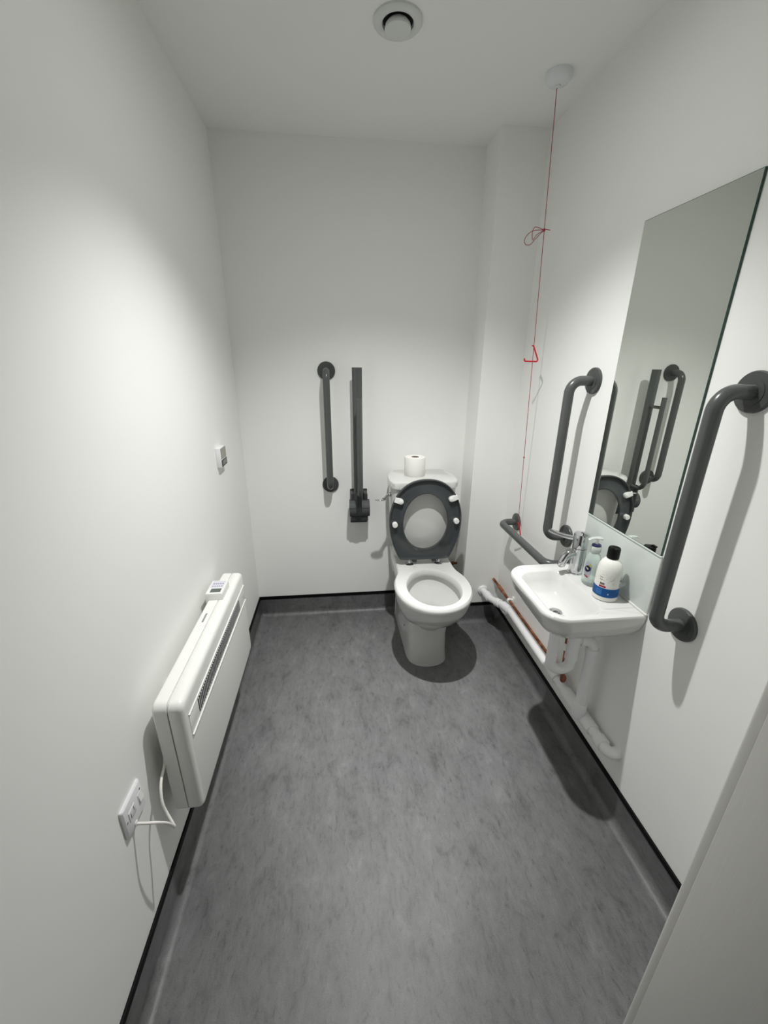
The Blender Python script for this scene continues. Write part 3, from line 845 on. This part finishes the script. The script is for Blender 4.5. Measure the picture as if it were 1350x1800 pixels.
# ------------------------------------------------------------------ panel heater
HY0, HY1, HZ0, HZ1 = -1.385, -0.690, 0.300, 0.678
HXB, HXF = 0.028, 0.104
heater = thing('panel_heater', 'white electric panel heater mounted low on the left wall', 'heater', (0.0, -1.04, HZ0))
def hring(x, ins, r=0.028):
    """rounded rectangle in the y-z plane"""
    pts = rrect(HY0 + ins, HY1 - ins, HZ0 + ins, HZ1 - ins, r * 0.8, r * 0.8, 8)
    return [Vector((x, p.x, p.y)) for p in pts]
bm = bmesh.new(); loft(bm, [hring(HXB, 0.006, 0.024), hring(HXB + 0.004, 0.001), hring(HXB + 0.007, 0.0), hring(HXB + 0.036, 0.0)])
obj('back_shell', bm, 'heater_white', heater, 40)
bm = bmesh.new(); loft(bm, [hring(HXB + 0.034, 0.005, 0.024), hring(HXB + 0.041, 0.005, 0.024)])
obj('shadow_gap', bm, 'heater_front', heater, 40)
bm = bmesh.new(); loft(bm, [hring(HXB + 0.0385, 0.002), hring(HXB + 0.041, 0.0), hring(HXF - 0.015, 0.0), hring(HXF - 0.008, 0.0015), hring(HXF - 0.0025, 0.006, 0.024), hring(HXF, 0.014, 0.018)])
front = obj('front_panel', bm, 'heater_white', heater, 40)
# outlet surround and grille near the top of the front
GY0, GY1, GZ0, GZ1 = -1.362, -0.708, 0.556, 0.622
obj('outlet_panel', B(HXF - 0.004, HXF + 0.0012, GY0, GY1, GZ0, GZ1, bev=0.001), 'heater_white', heater)
obj('outlet_lip', B(HXF - 0.002, HXF + 0.0035, GY0, GY1, GZ1 - 0.0015, GZ1 + 0.001, bev=0.0006), 'heater_white', heater)
obj('outlet_lip', B(HXF - 0.002, HXF + 0.005, GY0, GY1, GZ0 - 0.002, GZ0 + 0.001, bev=0.0006), 'heater_white', heater)
grl = obj('grille', B(HXF - 0.003, HXF + 0.0016, -1.298, -0.800, 0.568, 0.612), 'grille_dark', heater)
nb = 44
me0 = None
for k in range(nb):
    y = -1.293 + (0.493 - 0.006) * k / (nb - 1)
    if me0 is None:
        o = obj('louvre', B(HXF + 0.0012, HXF + 0.0036, y - 0.0028, y + 0.0022, 0.568, 0.612), 'grille_bar', grl, 0)
        me0 = o; y00 = y
    else:
        o = me0.copy(); COL.objects.link(o); o.parent = grl
        o.location = Vector((0, y - y00, 0))
obj('mark', B(HXF + 0.0002, HXF + 0.0008, -0.745, -0.722, 0.318, 0.321), 'print_grey', heater)
obj('mark', B(0.046, 0.052, -1.035, -0.985, HZ1 - 0.0005, HZ1 + 0.0004), 'print_grey', heater)
obj('bracket', B(0.0, HXB + 0.004, -1.25, -1.22, 0.36, 0.62), 'heater_front', heater)
obj('bracket', B(0.0, HXB + 0.004, -0.85, -0.82, 0.36, 0.62), 'heater_front', heater)
# control box at the far end of the top
bm = bmesh.new()
ys0, ys1 = -0.905, -0.812
prof = [(0.022, 0.640), (0.022, 0.702), (0.026, 0.706), (0.078, 0.706), (0.082, 0.700), (0.082, 0.672), (0.040, 0.640)]
loft(bm, [[Vector((x, ys0, z)) for x, z in prof], [Vector((x, ys1, z)) for x, z in prof]])
bmesh.ops.bevel(bm, geom=[e for e in bm.edges], offset=0.002, segments=2, profile=0.5, affect='EDGES')
cb = obj('control_box', bm, 'heater_white', heater)
obj('screen', B(0.037, 0.073, -0.897, -0.872, 0.7055, 0.7068), 'screen_dark', cb)
obj('button_panel', B(0.030, 0.075, -0.864, -0.818, 0.7055, 0.7066), 'button_print', cb)
for i in range(5):
    for j in range(2):
        obj('button_legend', B(0.035 + 0.0078 * i, 0.0395 + 0.0078 * i, -0.859 + 0.018 * j, -0.852 + 0.018 * j, 0.7064, 0.7069), 'print_grey', cb)

# ------------------------------------------------------------------ fused switch plate and its cable
SY0, SY1, SZ0, SZ1 = -1.542, -1.456, 0.451, 0.537
sw = thing('fused_switch', 'small white fused switch plate low on the left wall with a cable', 'switch', (0, -1.499, SZ0))
bm = bmesh.new()
def sring(x, ins, r): return [Vector((x, p.x, p.y)) for p in rrect(SY0 + ins, SY1 - ins, SZ0 + ins, SZ1 - ins, r, r, 5)]
loft(bm, [sring(0.0005, 0.0, 0.004), sring(0.0055, 0.0, 0.004), sring(0.0085, 0.003, 0.004)])
obj('plate', bm, 'socket_white', sw, 40)
bm = bmesh.new()
pr = [(0.0080, -1.478, 0.482), (0.0125, -1.478, 0.484), (0.0095, -1.478, 0.505), (0.0080, -1.478, 0.506)]
loft(bm, [[Vector((x, -1.479, z)) for x, y, z in pr], [Vector((x, -1.463, z)) for x, y, z in pr]])
obj('rocker', bm, 'buffer_white', sw, 30)
obj('rocker_surround', B(0.008, 0.0095, -1.4815, -1.4605, 0.4795, 0.5085, bev=0.0006), 'socket_white', sw)
fz = obj('fuse_carrier', B(0.008, 0.0100, -1.525, -1.497, 0.484, 0.511, bev=0.0008), 'socket_white', sw)
obj('slot', B(0.0095, 0.0102, -1.519, -1.517, 0.490, 0.502), 'slot_dark', fz)
obj('slot', B(0.0095, 0.0102, -1.505, -1.503, 0.496, 0.507), 'slot_dark', fz)
obj('indicator', B(0.008, 0.0095, -1.4685, -1.4645, 0.512, 0.515), 'slot_dark', sw)
obj('cord_outlet', LA([(0.0065, 0), (0.0065, 0.003), (0.004, 0.0035)], (0.008, -1.5085, 0.4565), axis='x', n=18), 'socket_white', sw)
obj('screw', LA([(0.003, 0), (0.003, 0.0008)], (0.0083, -1.5335, 0.494), axis='x', n=12), 'print_grey', sw)
cab = catmull([(0.009, -1.5085, 0.4545), (0.032, -1.5095, 0.4537), (0.052, -1.5073, 0.449), (0.066, -1.4958, 0.4276), (0.071, -1.4848, 0.4022), (0.0715, -1.4765, 0.3825), (0.066, -1.4715, 0.3927), (0.052, -1.4607, 0.4141), (0.044, -1.4538, 0.4382), (0.038, -1.4381, 0.4618), (0.033, -1.415, 0.4759), (0.029, -1.3832, 0.482), (0.022, -1.355, 0.505)], 6)
tag(obj('heater_cable', T(cab, 0.0034, n=12), 'cable_white'), 'white power cable looping from the switch plate to the heater', 'cable')

# ------------------------------------------------------------------ thermostat on the left wall
t = thing('wall_thermostat', 'small white wall thermostat with a dark screen near the back corner', 'thermostat', (0, -0.43, 1.054))
obj('case', B(0.0, 0.020, -0.484, -0.400, 1.056, 1.138, bev=0.0025), 'thermo_white', t)
obj('dial_panel', B(0.0195, 0.0212, -0.480, -0.404, 1.092, 1.135), 'thermo_panel', t)
obj('screen', B(0.0195, 0.0216, -0.480, -0.403, 1.059, 1.087, bev=0.0004), 'rail_dark', t)
obj('screen_window', B(0.0212, 0.0219, -0.470, -0.414, 1.066, 1.082), 'screen_dark', t)
